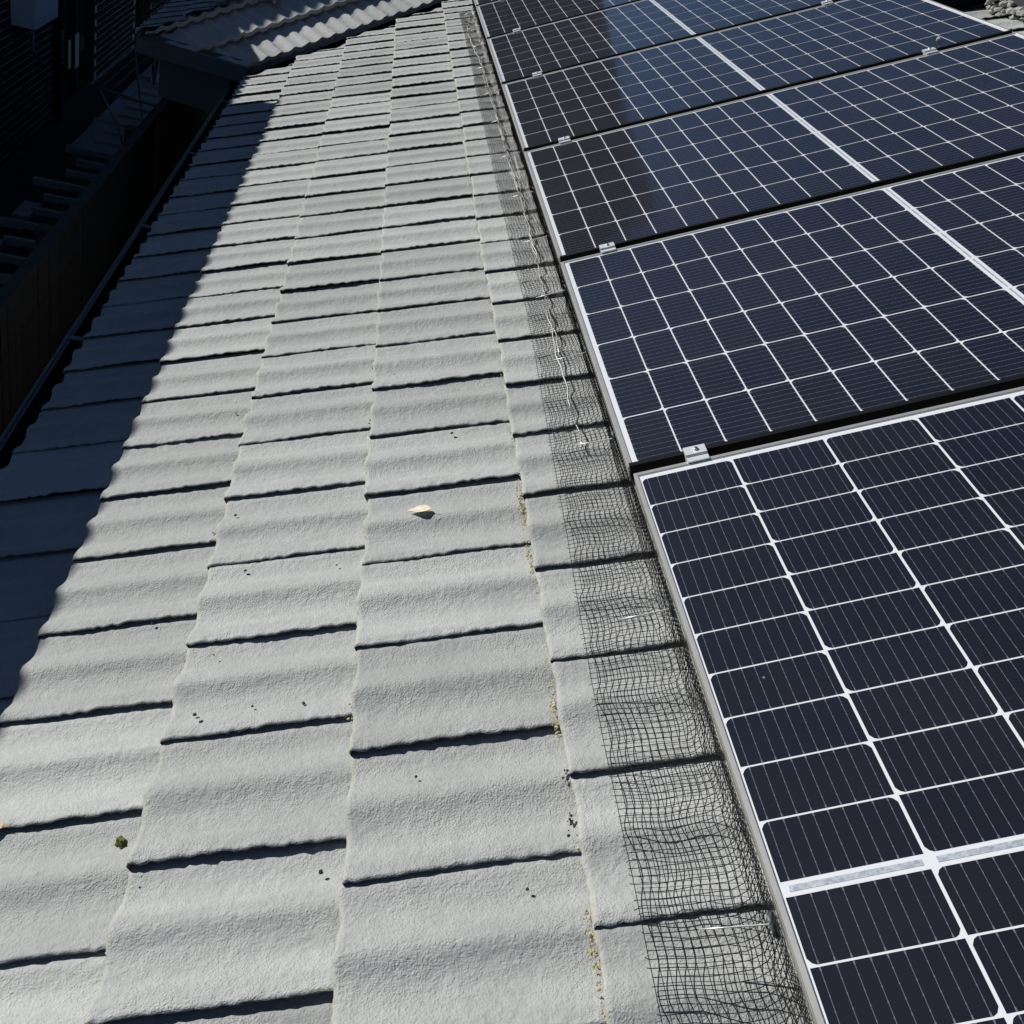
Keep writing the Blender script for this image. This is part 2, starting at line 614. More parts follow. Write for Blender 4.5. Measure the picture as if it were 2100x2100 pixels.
INNER_Y = 6.30
gutter_profile(0, -1.75, INNER_Y, (gx, 0, gz), (-1, 0, 0), (0, 1, 0), 'gutter', house)
mb = MB()
mb.box((gx + 0.006, -1.75, gz - 0.098), (gx + 0.118, INNER_Y, gz - 0.075))
q = random.Random(8)
for k in range(90):
    mb.lump((gx + q.uniform(0.015, 0.105), q.uniform(-0.6, 6.2), gz - 0.07), q.uniform(0.006, 0.018), k, 0, 0.5)
build(mb, 'gutter_silt', M_gutter_in, house, kind='stuff')
mb = MB()
mb.box((gx + 0.128, -1.75, gz - 0.20), (gx + 0.150, INNER_Y + 0.3, gz + 0.0))
build(mb, 'fascia', M_gutter, house)
mb = MB()
mb.box((gx + 0.152, -1.75, gz - 0.195), (-1.022, INNER_Y + 0.3, gz - 0.185))
build(mb, 'soffit', M_gutter, house)
# gutter brackets clipped over the rim
for v in (0.75, 1.95, 3.15, 4.35, 5.55):
    mb = MB()
    mb.box((gx - 0.004, v - 0.014, gz + 0.001), (gx + 0.124, v + 0.014, gz + 0.005))
    mb.box((gx + 0.098, v - 0.014, gz + 0.006), (gx + 0.124, v + 0.014, gz + 0.022))
    build(mb, 'gutter_bracket', M_gutter, house)

# ---- the wing: a small hip roof that meets the slope in a valley
I_ = Vector((-1.386, 5.962, 2.51))
O_ = Vector((-2.150, 6.131, 2.51))
NF = Vector((-0.0909, -0.4127, 0.9063)).normalized()
V3 = Vector((0.74, 0.58, 0.34)).normalized()
d2 = NF.cross(V3).normalized()
if d2.x > 0:
    d2 = -d2
yv = NF.cross(d2).normalized()                 # along the valley
WB = Vector((-1.349, 6.070, 2.570))            # a nose on the lowest strip
left_n = Vector((-s_, 0, c_))                  # left slope of the hip


def zF(p):
    return WB.z - (NF.x * (p.x - WB.x) + NF.y * (p.y - WB.y)) / NF.z


def zL(p):
    return O_.z + 0.03 - (left_n.x * (p.x - O_.x)) / left_n.z


gF = Vector((-NF.x / NF.z, -NF.y / NF.z, 0))
gL = Vector((-left_n.x / left_n.z, 0, 0))
hd = gF - gL                                   # zF - zL grows along hd
hp = Vector((WB.x, WB.y, 0))
t0 = (zF(hp) - zL(hp)) / hd.length_squared
hip_pt = hp - hd * t0
fg_n = Vector((-(O_ - I_).y, (O_ - I_).x, 0)).normalized()
if fg_n.y < 0:
    fg_n = -fg_n
eave_planes = [(I_ + fg_n * 0.03, fg_n), (O_ + Vector((0.04, 0, 0)), Vector((1, 0, 0)))]
SV = 0.93
for r_ in range(0, 6):
    for k in range(-8, 20):
        y0 = (k + (0.5 if r_ % 2 else 0)) * PV * SV
        if y0 > 3.2:
            continue
        o = WB + yv * (-y0 if yv.x < 0 else y0) + d2 * (0.300 * r_)
        ym = yv if yv.x > 0 else -yv
        zz = d2.cross(ym)
        flip = 1 if zz.z > 0 else -1
        Mt = Matrix.Identity(4)
        for i in range(3):
            Mt[i][0], Mt[i][1], Mt[i][2], Mt[i][3] = d2[i], (ym[i] * flip), NF[i], o[i]
        Mt = Mt @ Matrix.Rotation(rng.uniform(-0.012, 0.012), 4, 'X') @ Matrix.Diagonal((0.9, SV, 1.3, 1))
        me = clipped(rng.choice(TILES), Mt, eave_planes + [(hip_pt, -hd)])
        if me:
            me.materials[1] = M_tile
            put('wing_tile', me, house, Mt)
for r_ in range(0, 6):
    for k in range(0, 12):
        o = Vector((O_.x - 0.02 + 0.30 * r_ * c_, O_.y - 0.3 + k * PV, O_.z + 0.06 + 0.30 * r_ * s_))
        Mt = Matrix(((c_, 0, -s_, o.x), (0, 1, 0, o.y), (s_, 0, c_, o.z), (0, 0, 0, 1)))
        me = clipped(rng.choice(TILES), Mt, [(hip_pt, hd), (O_ + Vector((0, 0.03, 0)), Vector((0, 1, 0)))])
        if me:
            me.materials[1] = M_tile
            put('wing_tile', me, house, Mt)
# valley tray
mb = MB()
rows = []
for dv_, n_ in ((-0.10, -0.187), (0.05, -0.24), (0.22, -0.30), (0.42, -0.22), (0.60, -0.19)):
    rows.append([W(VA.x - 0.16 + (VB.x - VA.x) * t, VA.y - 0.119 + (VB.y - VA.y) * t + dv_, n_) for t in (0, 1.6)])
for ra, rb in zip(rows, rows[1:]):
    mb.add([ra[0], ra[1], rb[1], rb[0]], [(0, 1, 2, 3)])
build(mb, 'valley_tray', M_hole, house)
# wing gutters and deep fascia
for nm, A, B, outv in (('wing_gutter', I_, O_, -fg_n), ('wing_gutter', O_, O_ + Vector((0, 3.2, 0)), Vector((-1, 0, 0)))):
    al = (B - A)
    gutter_profile(0, 0.0, al.length, A + Vector((0, 0, 0.035)), outv, al.normalized(), nm, house)
mb = MB()
a = I_ + fg_n * 0.13
b = O_ + fg_n * 0.13 + Vector((0.13, 0, 0))
for pa, pb in ((a, b), (b, b + Vector((0, 3.0, 0)))):
    al = (pb - pa).normalized()
    nn = Vector((0, 0, 1)).cross(al)
    mb.prism([(0, 0.0), (0.02, 0.0), (0.02, -0.36), (0, -0.36)], nn, (0, 0, 1), pb - pa, 0, pa)
build(mb, 'wing_fascia', M_gutter, house)
mb = MB()
mb.add([a + Vector((0, 0, -0.355)), b + Vector((0, 0, -0.355)), b + Vector((0, 3, -0.355)), a + Vector((0.4, 3, -0.355))], [(0, 1, 2, 3)])
build(mb, 'wing_soffit', M_gutter, house)
mb = MB()
mb.box((-1.70, 7.05, 0), (-0.9, 9.8, 2.03))
build(mb, 'wing_wall', M_render, house)
# a bent sheet of flashing on the wing
mb = MB()
pts = [(-1.769, 6.565), (-1.668, 6.582), (-1.595, 6.641), (-1.535, 6.687), (-1.386, 6.721), (-1.344, 6.697), (-1.321, 6.638)]
vs = []
for (x, y) in pts:
    p = Vector((x, y, 0))
    z = zF(p) + 0.035
    vs += [(x, y, z), (x + 0.012, y + 0.012, z + 0.006), (x + 0.02, y + 0.22, z + 0.06)]
fs = []
for i in range(len(pts) - 1):
    fs += [(i * 3, i * 3 + 1, i * 3 + 4, i * 3 + 3), (i * 3 + 1, i * 3 + 2, i * 3 + 5, i * 3 + 4)]
mb.add(vs, fs, 0, True)
o = build(mb, 'bent_flashing', M_steel, house)

# ================================================================ SOLAR PANELS
CL, CS = 0.1657, 0.0824
LONG, SHORT = 1.755, 1.038


def cell_mesh():
    hx, hy, ch = CL / 2, CS / 2, 0.0085
    out = [(-hx, -hy), (hx, -hy), (hx, hy - ch), (hx - ch * 0.45, hy - ch * 0.3), (hx - ch, hy), (-hx + ch, hy), (-hx + ch * 0.45, hy - ch * 0.3), (-hx, hy - ch)]
    mb = MB()
    n = len(out)
    vs = [(x, y, 0) for x, y in out] + [(x, y, -0.0005) for x, y in out]
    mb.add(vs, [tuple(range(n))] + [(i, n + i, n + (i + 1) % n, (i + 1) % n) for i in range(n)])
    return mb.mesh('solar_cell', M_cell)


CELL = cell_mesh()
ZC, ZB = -0.0022, -0.0026


def frame_mesh(x0, x1, y0, y1, lip):
    """ring of aluminium section, outer box x0..x1, y0..y1; lip = (left, right, near, far)"""
    mb = MB()
    l, r, n, f = lip

    def ring(dx0, dx1, dy0, dy1, z):
        return [(x0 + dx0, y0 + dy0, z), (x1 - dx1, y0 + dy0, z), (x1 - dx1, y1 - dy1, z), (x0 + dx0, y1 - dy1, z)]
    b = 0.0012
    rings = [ring(0.022, 0.022, 0.022, 0.022, -0.035), ring(0, 0, 0, 0, -0.035), ring(0, 0, 0, 0, -0.014), ring(.0006, .0006, .0006, .0006, -0.0135),
             ring(.0006, .0006, .0006, .0006, -0.0125), ring(0, 0, 0, 0, -0.012), ring(0, 0, 0, 0, -b), ring(b, b, b, b, 0),
             ring(l - b, r - b, n - b, f - b, 0), ring(l, r, n, f, -b), ring(l, r, n, f, -0.006), ring(0.003, 0.003, 0.003, 0.003, -0.006)]
    vs = [p for rg in rings for p in rg]
    fs = []
    for i in range(len(rings) - 1):
        for k in range(4):
            k2 = (k + 1) % 4
            fs.append((i * 4 + k, i * 4 + k2, (i + 1) * 4 + k2, (i + 1) * 4 + k))
    mb.add(vs, fs)
    return mb


def box_top(mb, x0, x1, y0, y1, z0, z1, m=0):
    mb.box((x0, y0, z0), (x1, y1, z1), m)


def make_panel(label, landscape, v_org):
    root = put('solar_panel', None, None, ROOF @ T(0, v_org, 0), label, 'solar panel', 'solar panels in the array')
    if landscape:      # long side along the eave, runs towards the camera from v_org
        x0, x1, y0, y1 = 0.0, SHORT, -LONG - 0.008, 0.008
        lip = (0.008, 0.008, 0.010, 0.0105)
        put('frame', fix(frame_mesh(x0, x1, y0, y1, lip).mesh('frame', M_alu)), root)
    else:
        x0, x1, y0, y1 = -0.006, LONG + 0.006, 0.0, SHORT + 0.006
        lip = (0.010, 0.010, 0.0085, 0.0095)
        put('frame', fix(frame_mesh(x0, x1, y0, y1, lip).mesh('frame', M_alu)), root)
        # added black strip on the near long edge, standing for the gap's shade
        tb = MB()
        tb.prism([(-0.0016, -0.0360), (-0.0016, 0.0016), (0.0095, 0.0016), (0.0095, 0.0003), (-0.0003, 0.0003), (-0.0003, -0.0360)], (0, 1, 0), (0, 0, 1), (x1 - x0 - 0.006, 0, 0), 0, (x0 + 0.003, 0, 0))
        put('gap_shade', fix(tb.mesh('gap_shade', M_black)), root)
    mb = MB()
    box_top(mb, x0 + 0.004, x1 - 0.004, y0 + 0.004, y1 - 0.004, -0.0075, ZB)
    put('backsheet', mb.mesh('backsheet', M_back), root)
    # string ribbons in the split between the halves
    mb = MB()
    for k in range(6):
        a0 = 0.011 + 0.170 * k
        if landscape:
            mb.box((a0 + 0.007, -0.8815, ZB - 0.0002), (a0 + 0.161, -0.8735, ZC))
        else:
            mb.box((0.8750, a0 + 0.004, ZB - 0.0002), (0.8800, a0 + 0.164, ZC))
    put('ribbon', mb.mesh('ribbon', M_ribbon), root)
    for k in range(6):
        ca = 0.011 + 0.170 * k + 0.083
        for j in range(20):
            cb = 0.015 + 0.0855 * j + 0.0415 + (0.020 - 0.0025 if j >= 10 else 0)
            # cut cells alternate which half carries the clipped corners
            up = (k % 2 == 0) == (j < 10)
            if landscape:
                L = T(ca, -cb, ZC) @ Matrix.Rotation(0 if up else math.pi, 4, 'Z')
            else:
                L = T(cb, ca, ZC) @ Matrix.Rotation(math.pi / 2 if up else -math.pi / 2, 4, 'Z')
            o = bpy.data.objects.new('solar_cell', CELL)
            COL.objects.link(o)
            o.parent = root
            o.matrix_basis = L
    return root


make_panel('nearest solar panel, its long side along the bird mesh and white split bar crossing it', True, 0.0)
PITCH_V = 1.038 + 0.0358
names = ['second solar panel from the front, turned the other way just behind the nearest one',
         'third solar panel from the front, darker reflection on its left third',
         'fourth solar panel from the front, with a small pale pebble near its right end',
         'fifth solar panel from the front, half dark and half blue with sky reflection',
         'sixth solar panel from the front, narrow strip near the top of the picture',
         'farthest solar panel, cut off by the top edge of the picture']
V_PANEL = [0.0328 + PITCH_V * i for i in range(6)]
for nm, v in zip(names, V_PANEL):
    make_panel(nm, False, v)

# rails under the panels
ord_ = ['first', 'second', 'third', 'fourth', 'fifth', 'sixth', 'seventh']
for u, nm in ((0.138, 'aluminium rail under the panels on the bird mesh side'), (1.462, 'aluminium rail under the panels on the ridge side')):
    mb = MB()
    mb.prism([(-0.02, -0.036), (-0.008, -0.036), (-0.008, -0.044), (0.008, -0.044), (0.008, -0.036), (0.02, -0.036), (0.02, -0.085), (-0.02, -0.085)], (1, 0, 0), (0, 0, 1), (0, 8.3, 0), 0, (0, -1.72, 0))
    build(mb, 'mounting_rail', M_alu, None, ROOF @ T(u, 0, 0), label=nm, cat='rail', group='rails carrying the solar panels')


# clamps in the gaps
def clamp_meshes():
    mb = MB()
    # top plate with a lowered near lip and a rolled far edge
    mb.prism([(-0.027, 0.0012), (-0.027, 0.0042), (-0.010, 0.0042), (-0.008, 0.0095), (0.023, 0.0095), (0.024, 0.0012), (0.011, 0.0012), (0.009, -0.03), (-0.006, -0.03), (-0.008, 0.0012)], (0, 1, 0), (0, 0, 1), (0.052, 0, 0), 0, (-0.026, 0, 0))
    plate = fix(mb.mesh('plate', M_clamp))
    mb = MB()
    mb.tube([(0.002, 0.008, 0.0090), (0.002, 0.008, 0.0135)], 0.0062, 6)
    mb.tube([(0.002, 0.008, 0.0136), (0.002, 0.008, 0.0139)], 0.0030, 6, 1)
    bolt = fix(mb.mesh('bolt', [M_silver, M_black]))
    return plate, bolt


PLATE, BOLT = clamp_meshes()
gaps = [0.0225] + [V_PANEL[i] - 0.016 for i in range(1, 6)]
us_l = [0.122, 0.128, 0.145, 0.158, 0.160, 0.160]
pair = ['between the nearest and the second panel', 'between the second and the third panel', 'between the third and the fourth panel', 'between the fourth and the fifth panel', 'between the fifth and the sixth panel', 'between the sixth and the farthest panel']
for i, g in enumerate(gaps):
    for u, sd in ((us_l[i], 'on the bird mesh side'), (1.461, 'at the ridge side')):
        r_ = put('panel_clamp', None, None, ROOF @ T(u, g, 0), 'silver clamp %s, %s' % (pair[i], sd), 'clamp', 'clamps holding the solar panels')
        put('plate', PLATE, r_, Matrix.Diagonal((0.78, 0.84, 0.85, 1)))
        put('bolt', BOLT, r_, Matrix.Diagonal((0.78, 0.84, 0.85, 1)))

# a pebble and its neighbours on the fourth panel
mb = MB()
mb.lump((0, 0, 0.007), 0.010, 77, 0, 0.9)
build(mb, 'pebble', M_stone, None, ROOF @ T(1.536, 2.268, 0), label='small white pebble on the glass beside a far clamp', cat='pebble')

# ================================================================ BIRD MESH
tile_n = lambda u: N_NOSE - LIFT * ((u + 0.219) / PU)


def interp(tab, x):
    if x <= tab[0][0]:
        return tab[0][1]
    for (a, ya), (b, yb) in zip(tab, tab[1:]):
        if x <= b:
            return ya + (yb - ya) * (x - a) / (b - a)
    return tab[-1][1]


EDGE = [(-1.5, -0.160), (-0.95, -0.157), (-0.4, -0.156), (0.2, -0.141), (1.0, -0.124), (2.0, -0.126), (3.4, -0.122), (4.4, -0.112), (5.7, -0.112)]
CREASE = [(-1.5, -0.135), (-0.9, -0.130), (-0.2, -0.105), (0.16, -0.080), (1.0, -0.067), (2.0, -0.052), (2.5, -0.060), (3.2, -0.058), (4.4, -0.063), (4.8, -0.085), (5.2, -0.098), (5.6, -0.06), (6.0, -0.02)]
ph = [random.Random(3).uniform(0, 6.28) for _ in range(20)]


def wob(a, v, k):
    return (math.sin(v * 7.3 + ph[k] + a * 5) + 0.7 * math.sin(v * 17.1 + ph[k + 1] - a * 9) + 0.45 * math.sin(v * 41 + ph[k + 2] + a * 13)) / 2.15


def skirt(a, v):
    """a = 0 free edge on the tiles .. 1 fixed under the frame"""
    e = interp(EDGE, v)
    path = [(e, tile_n(e) + 0.0125), (e * 0.60, tile_n(e * .6) + 0.013), (-0.035, tile_n(-.035) + 0.020), (-0.016, -0.093), (-0.006, -0.062), (-0.0045, -0.012)]
    L = [0]
    for p, q_ in zip(path, path[1:]):
        L.append(L[-1] + math.hypot(q_[0] - p[0], q_[1] - p[1]))
    s = a * L[-1]
    for i in range(len(path) - 1):
        if s <= L[i + 1] + 1e-9:
            t = (s - L[i]) / (L[i + 1] - L[i])
            u = path[i][0] + t * (path[i + 1][0] - path[i][0])
            n = path[i][1] + t * (path[i + 1][1] - path[i][1])
            break
    free = 1 - smooth((a - 0.55) / 0.4)
    env = 0.25 + 0.75 * smooth(a / 0.25)
    u += wob(a, v, 0) * 0.0036 * free * env
    n += abs(wob(a * 0.6, v * 0.8, 4)) * 0.010 * free * env
    dv = wob(a, v * 0.7, 8) * 0.0055 * env * (1 - 0.7 * smooth((a - 0.8) / 0.2)) + 0.02 * a * math.sin(v * 2.1)
    return (u, v + dv, n)


netting = put('bird_mesh', None, None, None, 'black wire bird mesh lying on the tiles along the left edge of the solar panels', 'wire mesh')
netting.matrix_basis = ROOF @ T(-0.1, 0, -0.11)
Mn = T(0.1, 0, 0.11)
mb = MB()
V0m, V1m = -1.45, 5.95
STEP = 0.0118
nl = 22
ncr = int((V1m - V0m) / STEP)
for k in range(nl):
    a = k / (nl - 1)
    st = 1 if True else 2
    pts = [skirt(a, V0m + STEP * i) for i in range(0, ncr + 1)]
    mb.tube(pts, 0.00070, 3, 0, False)
for i in range(ncr + 1):
    pts = [skirt(k / (nl - 1), V0m + STEP * i) for k in range(nl)]
    e0 = Vector(pts[0])
    dd = (e0 - Vector(pts[1])).normalized()
    if rng.random() < 0.7:
        pts = [tuple(e0 + dd * rng.uniform(0.001, 0.0065) + Vector((0, rng.uniform(-0.002, 0.002), rng.uniform(-0.002, 0.003))))] + pts
    mb.tube(pts, 0.00064, 3, 0, False)
# the upright part is doubled over where the roll was folded under the frame
for i in range(0, ncr + 1):
    pts = []
    for k in range(9):
        u_, v_, n_ = skirt(0.62 + 0.38 * k / 8, V0m + STEP * (i + 0.35 * math.sin(i * 0.11)) + 0.006 * k / 8)
        pts.append((u_ - 0.006 * math.sin(math.pi * k / 8) - 0.001, v_, n_ + 0.004 * math.sin(math.pi * k / 8)))
    mb.tube(pts, 0.00058, 3, 0, False)
build(mb, 'wires', M_wire, netting, Mn, kind='stuff')
# added silver strands that stand for the glint along the fold
for j, (du, lo, hi) in enumerate(((0.0, 0.30, 5.9), (0.006, 0.75, 5.0), (-0.005, 1.6, 4.6))):
    mb = MB()
    v = lo
    pts = []
    while v < hi:
        u = interp(CREASE, v) + du * (0.6 + 0.5 * math.sin(v * 3.1 + j)) + 0.0035 * math.sin(v * 5.3 + j * 2) + 0.0026 * math.sin(v * 23 + j) + 0.0018 * math.sin(v * 57 + 2 * j)
        pts.append((u, v, tile_n(u) + 0.017 + 0.003 * math.sin(v * 9 + j)))
        v += 0.028
    mb.tube(pts, (0.0016, 0.0013, 0.0013)[j], 5)
    build(mb, 'fold_glint', M_silver, netting, Mn)
# fastening clips: a wire hook with a push-on washer under the frame
mb = MB()
mb.tube([(-0.092, 0.006, -0.052), (-0.06, 0.002, -0.050), (-0.01, -0.004, -0.047), (0.004, -0.006, -0.046)], 0.0012, 6)
HOOK = fix(mb.mesh('clip', M_silver))
mb = MB()
mb.tube([(-0.0045, 0, -0.046), (-0.0075, 0, -0.047)], 0.0165, 12)
WASH = fix(mb.mesh('washer', M_gutter))
for v in (-0.885, -0.32, 0.22, 0.62, 1.0, 1.42, 1.85, 2.33, 2.85, 3.35, 3.9, 4.45, 5.0, 5.5):
    cl = put('clip', HOOK, netting, Mn @ T(0, v, 0) @ Matrix.Rotation(rng.uniform(-0.1, 0.1), 4, 'Z'))
    put('washer', WASH, cl, T(0, -0.006, 0))

# ================================================================ SMALL THINGS ON THE TILES
def leaf(name, u, v, n, size, rot, label):
    mb = MB()
    nn = 8
    vs = []
    for i in range(nn + 1):
        t = i / nn
        w = 0.34 * math.sin(math.pi * t ** 0.8) * (1 - 0.15 * t)
        x = (t - 0.5)
        z = 0.10 * (t - 0.4) ** 2
        vs += [(x * size, w * size, (z + 0.16 * w) * size), (x * size, 0, z * size), (x * size, -w * size, (z + 0.30 * w) * size)]
    fs = []
    for i in range(nn):
        for k in range(2):
            fs.append((i * 3 + k, i * 3 + k + 1, (i + 1) * 3 + k + 1, (i + 1) * 3 + k))
    mb.add(vs, fs, 0, True)
    vs2 = [(x, y, z - 0.0009) for x, y, z in vs]
    mb.add(vs2, [f[::-1] for f in fs], 0, True)
    mb.tube([(-0.5 * size, 0, 0.02 * size), (-0.72 * size, 0.03 * size, 0.03 * size)], 0.0008, 4)
    return put(name, mb.mesh(name, M_leafdry), None, ROOF @ T(u, v, n) @ Matrix.Rotation(rot, 4, 'Z') @ Matrix.Rotation(0.25, 4, 'X'), label, 'leaf')


leaf('dry_leaf', -0.437, 0.206, -0.108, 0.052, 2.9, 'curled cream dry leaf lying in the middle of the tiles').data.materials[0] = mottled('bleached_leaf', (0.60, 0.50, 0.34), (0.82, 0.78, 0.66), 70, 0.6)
leaf('dry_leaf', -1.165, -0.425, -0.110, 0.050, 3.0, 'orange brown dry leaf at the left edge of the picture')
mb = MB()
q = random.Random(4)
for k in range(16):
    a = q.uniform(0, 6.28)
    r_ = q.uniform(0, 0.0085)
    mb.lump((math.cos(a) * r_, math.sin(a) * r_, 0.006 + q.uniform(0, 0.010) * (1 - r_ / 0.012)), q.uniform(0.004, 0.0075), k + 500)
build(mb, 'moss_clump', M_moss, None, ROOF @ T(-0.915, -0.520, -0.112), label='green moss clump on a tile near the lower left corner', cat='moss')

# lichen, mortar crumbs and grit along the laps
mb = MB()
q = random.Random(21)


def crumbs(u, v, cnt, su, sv, r0, r1, m, n=None):
    for _ in range(cnt):
        uu, vv = u + q.gauss(0, su), v + q.gauss(0, sv)
        nn = (N_NOSE if n is None else n) - 0.012 + q.uniform(-0.004, 0.004)
        mb.lump((uu, vv, nn), q.uniform(r0, r1), q.randrange(10 ** 6), m, 0.7)


for v in [x * 0.085 - 1.0 for x in range(0, 82)]:
    if q.random() < 0.55:
        crumbs(-0.2230, v + q.uniform(-0.03, 0.03), q.randint(6, 20), 0.0026, 0.024, 0.0006, 0.0022, 0 if q.random() < 0.65 else 2, N_NOSE - 0.006)
for v in (0.12, 0.15, 0.18, -0.02, -0.05, -0.40, -0.44, -0.80, -0.86):
    crumbs(-0.2230, v, 46, 0.0034, 0.022, 0.0006, 0.0030, 0, N_NOSE - 0.002)
for u, v, cnt, m in ((-0.880, -0.44, 26, 1), (-0.872, -0.46, 14, 2), (-0.215, 1.55, 16, 1), (-0.215, -0.56, 16, 1), (-0.225, -0.64, 10, 1), (-0.215, 2.60, 12, 1), (-0.90, 0.30, 12, 1),
                     (-0.56, 0.95, 5, 1), (-0.555, -0.02, 8, 0), (-0.56, -0.33, 8, 0), (-0.21, -0.83, 14, 1), (-0.88, -0.58, 8, 1), (-0.565, 0.65, 4, 1), (-1.23, 0.60, 10, 1)):
    crumbs(u, v, cnt * 2, 0.006, 0.010, 0.0008, 0.0032, m, N_NOSE - 0.002)
for ci in range(1, 5):
    un = U0 + PU * ci
    for _ in range(60):
        crumbs(un - 0.003, q.uniform(-1, 6), 2, 0.003, 0.01, 0.001, 0.0026, 2 if q.random() < 0.6 else 1, N_NOSE - 0.014)
# pits and dark specks
for (u, v) in ((-0.81, 0.135), (-0.62, 0.115), (-0.835, -0.115), (-0.845, -0.265), (-0.83, -0.285), (-0.745, -0.262), (-0.655, -0.27), (-0.86, 0.345), (-0.36, 0.52), (-0.50, 0.86),
               (-0.70, 1.4), (-0.40, 1.9), (-0.95, 0.9), (-0.45, -0.50), (-0.30, -0.72), (-1.0, 0.05), (-0.60, -0.62)):
    b = int(math.floor((u - U0) / PU))
    for _ in range(1):
        uu, vv = u, v
        mb.lump((uu, vv, N_NOSE - LIFT * ((uu - U0 - PU * b) / PU) + 0.0035), q.uniform(0.0022, 0.0046), q.randrange(10 ** 6), 1, 0.6)
build(mb, 'roof_debris', [M_dirt, M_grit, M_worn], None, ROOF, kind='stuff', label='crumbs of lichen, mortar and grit along the tile laps', cat='debris')

# black vent box on the slope near the ridge
vent = put('roof_vent', None, None, ROOF @ T(1.96, 3.36, -0.13), 'black box on the far tiles beside the ridge capping', 'vent')
mb = MB()
mb.prism([(-0.15, 0), (0.145, 0), (0.145, 0.085), (0.12, 0.11), (-0.13, 0.11), (-0.15, 0.09)], (1, 0, 0), (0, 0, 1), (0, 0.75, 0), 0, (0, -0.24, 0))
build(mb, 'housing', M_black, vent)
mb = MB()
mb.box((-0.19, -0.28, 0.0), (0.18, 0.55, 0.012))
build(mb, 'flashing', M_black, vent)

# ================================================================ FENCE AND YARD
fence = put('paling_fence', None, None, T(-2.12, 2, 0), 'weathered vertical paling fence along the dark alley', 'fence')
q = random.Random(31)
mb = MB()
mb.box((-0.0475, 0, 0), (0.0475, 0.016, 1.85))
mb.prism([(-0.0475, 1.85), (0.0475, 1.85), (0.03, 1.868), (-0.03, 1.868)], (1, 0, 0), (0, 0, 1), (0, 0.016, 0))
PAL = fix(mb.mesh('paling', M_wood))
PAL_LIT = PAL.copy()
PAL_LIT.materials[0] = M_litwood  # far palings painted as if sunlit
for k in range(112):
    put('paling', PAL_LIT if k > 46 else PAL, fence, T(q.uniform(-0.002, 0.002), 0.05 + k * 0.1005, q.uniform(-0.006, 0.004)) @ Matrix.Rotation(-math.pi / 2, 4, 'Z') @ Matrix.Rotation(q.uniform(-0.006, 0.006), 4, 'Y'))
for z in (0.35, 1.0, 1.62):
    mb = MB()
    mb.box((-0.062, 0, z), (-0.012, 11.3, z + 0.07))
    build(mb, 'rail', M_wood, fence)
mb = MB()
mb.box((-0.03, 0.0, 1.872), (0.034, 11.3, 1.892))
build(mb, 'capping', M_wood, fence)
for k in range(6):
    mb = MB()
    mb.box((-0.165, 0.1 + 2.2 * k, 0), (-0.065, 0.2 + 2.2 * k, 1.8))
    build(mb, 'post', M_wood, fence)

# path and edging in the neighbour's yard
path = put('path', None, None, kind='structure')
mb = MB()
mb.box((-3.86, 11.0, 0.004), (-3.05, 16.5, 0.05))
build(mb, 'slab', M_pale, path)
for k in range(22):
    y = 7.25 + k * 0.42
    mb = MB()
    mb.box((-3.62 + (0.12 if k % 3 == 1 else 0), y + 0.03, 0.004), (-3.0, y + 0.39, 0.020))
    build(mb, 'paver', M_paver, path)
    mb = MB()
    mb.box((-3.66 - 0.22 * (k % 3 == 0), y - 0.028, 0.004), (-3.0, y + 0.024, 0.085))
    build(mb, 'edging_strip', M_pale, path)
for x0, y0, x1, y1 in ((-3.78, 8.7, -3.62, 9.12), (-3.80, 7.72, -3.64, 8.05)):
    mb = MB()
    mb.box((x0, y0, 0.004), (x1, y1, 0.06))
    build(mb, 'slab', M_pale, path)
mb = MB()
mb.box((-0.14, -0.05, 0), (0.14, 0.05, 0.09))  # white box stands in for a small sunlit patch
mb.box((-0.12, -0.03, 0.0901), (0.12, 0.03, 0.12))
build(mb, 'sun_patch_box', M_paint, None, T(-3.52, 14.75, 0.051), label='pale box standing for a small sunlit patch at the far end of the yard path', cat='box')

# clothes airer
air = put('clothes_airer', None, None, T(-3.2, 10.8, 0.0), 'grey metal clothes airer frame with parallel wires beside the path', 'clothes airer')
Z = 0.90
A0, A1, B1, B0 = (-0.35, -0.08, Z), (0.45, -0.33, Z), (0.47, 2.05, Z), (-0.33, 2.05, Z)
mb = MB()
mb.tube([A0, A1, B1, B0, A0], 0.016, 8)
build(mb, 'frame', M_steel, air)
for k in range(1, 7):
    t = k / 7
    a = Vector(A0).lerp(Vector(A1), t)
    b = Vector(B0).lerp(Vector(B1), t)
    mb = MB()
    mb.tube([a, b], 0.004, 5)
    build(mb, 'line', M_steel, air)
for p in (A1, B1, B0):
    mb = MB()
    mb.tube([p, (p[0] * 0.6, p[1], 0.0)], 0.013, 6)
    build(mb, 'leg', M_steel, air)
mb = MB()
mb.tube([(-0.23, -0.13, Z - 0.012), (0.02, -0.40, 0.62), (0.2, -0.36, 0.0)], 0.013, 6)
build(mb, 'leg', M_steel, air)

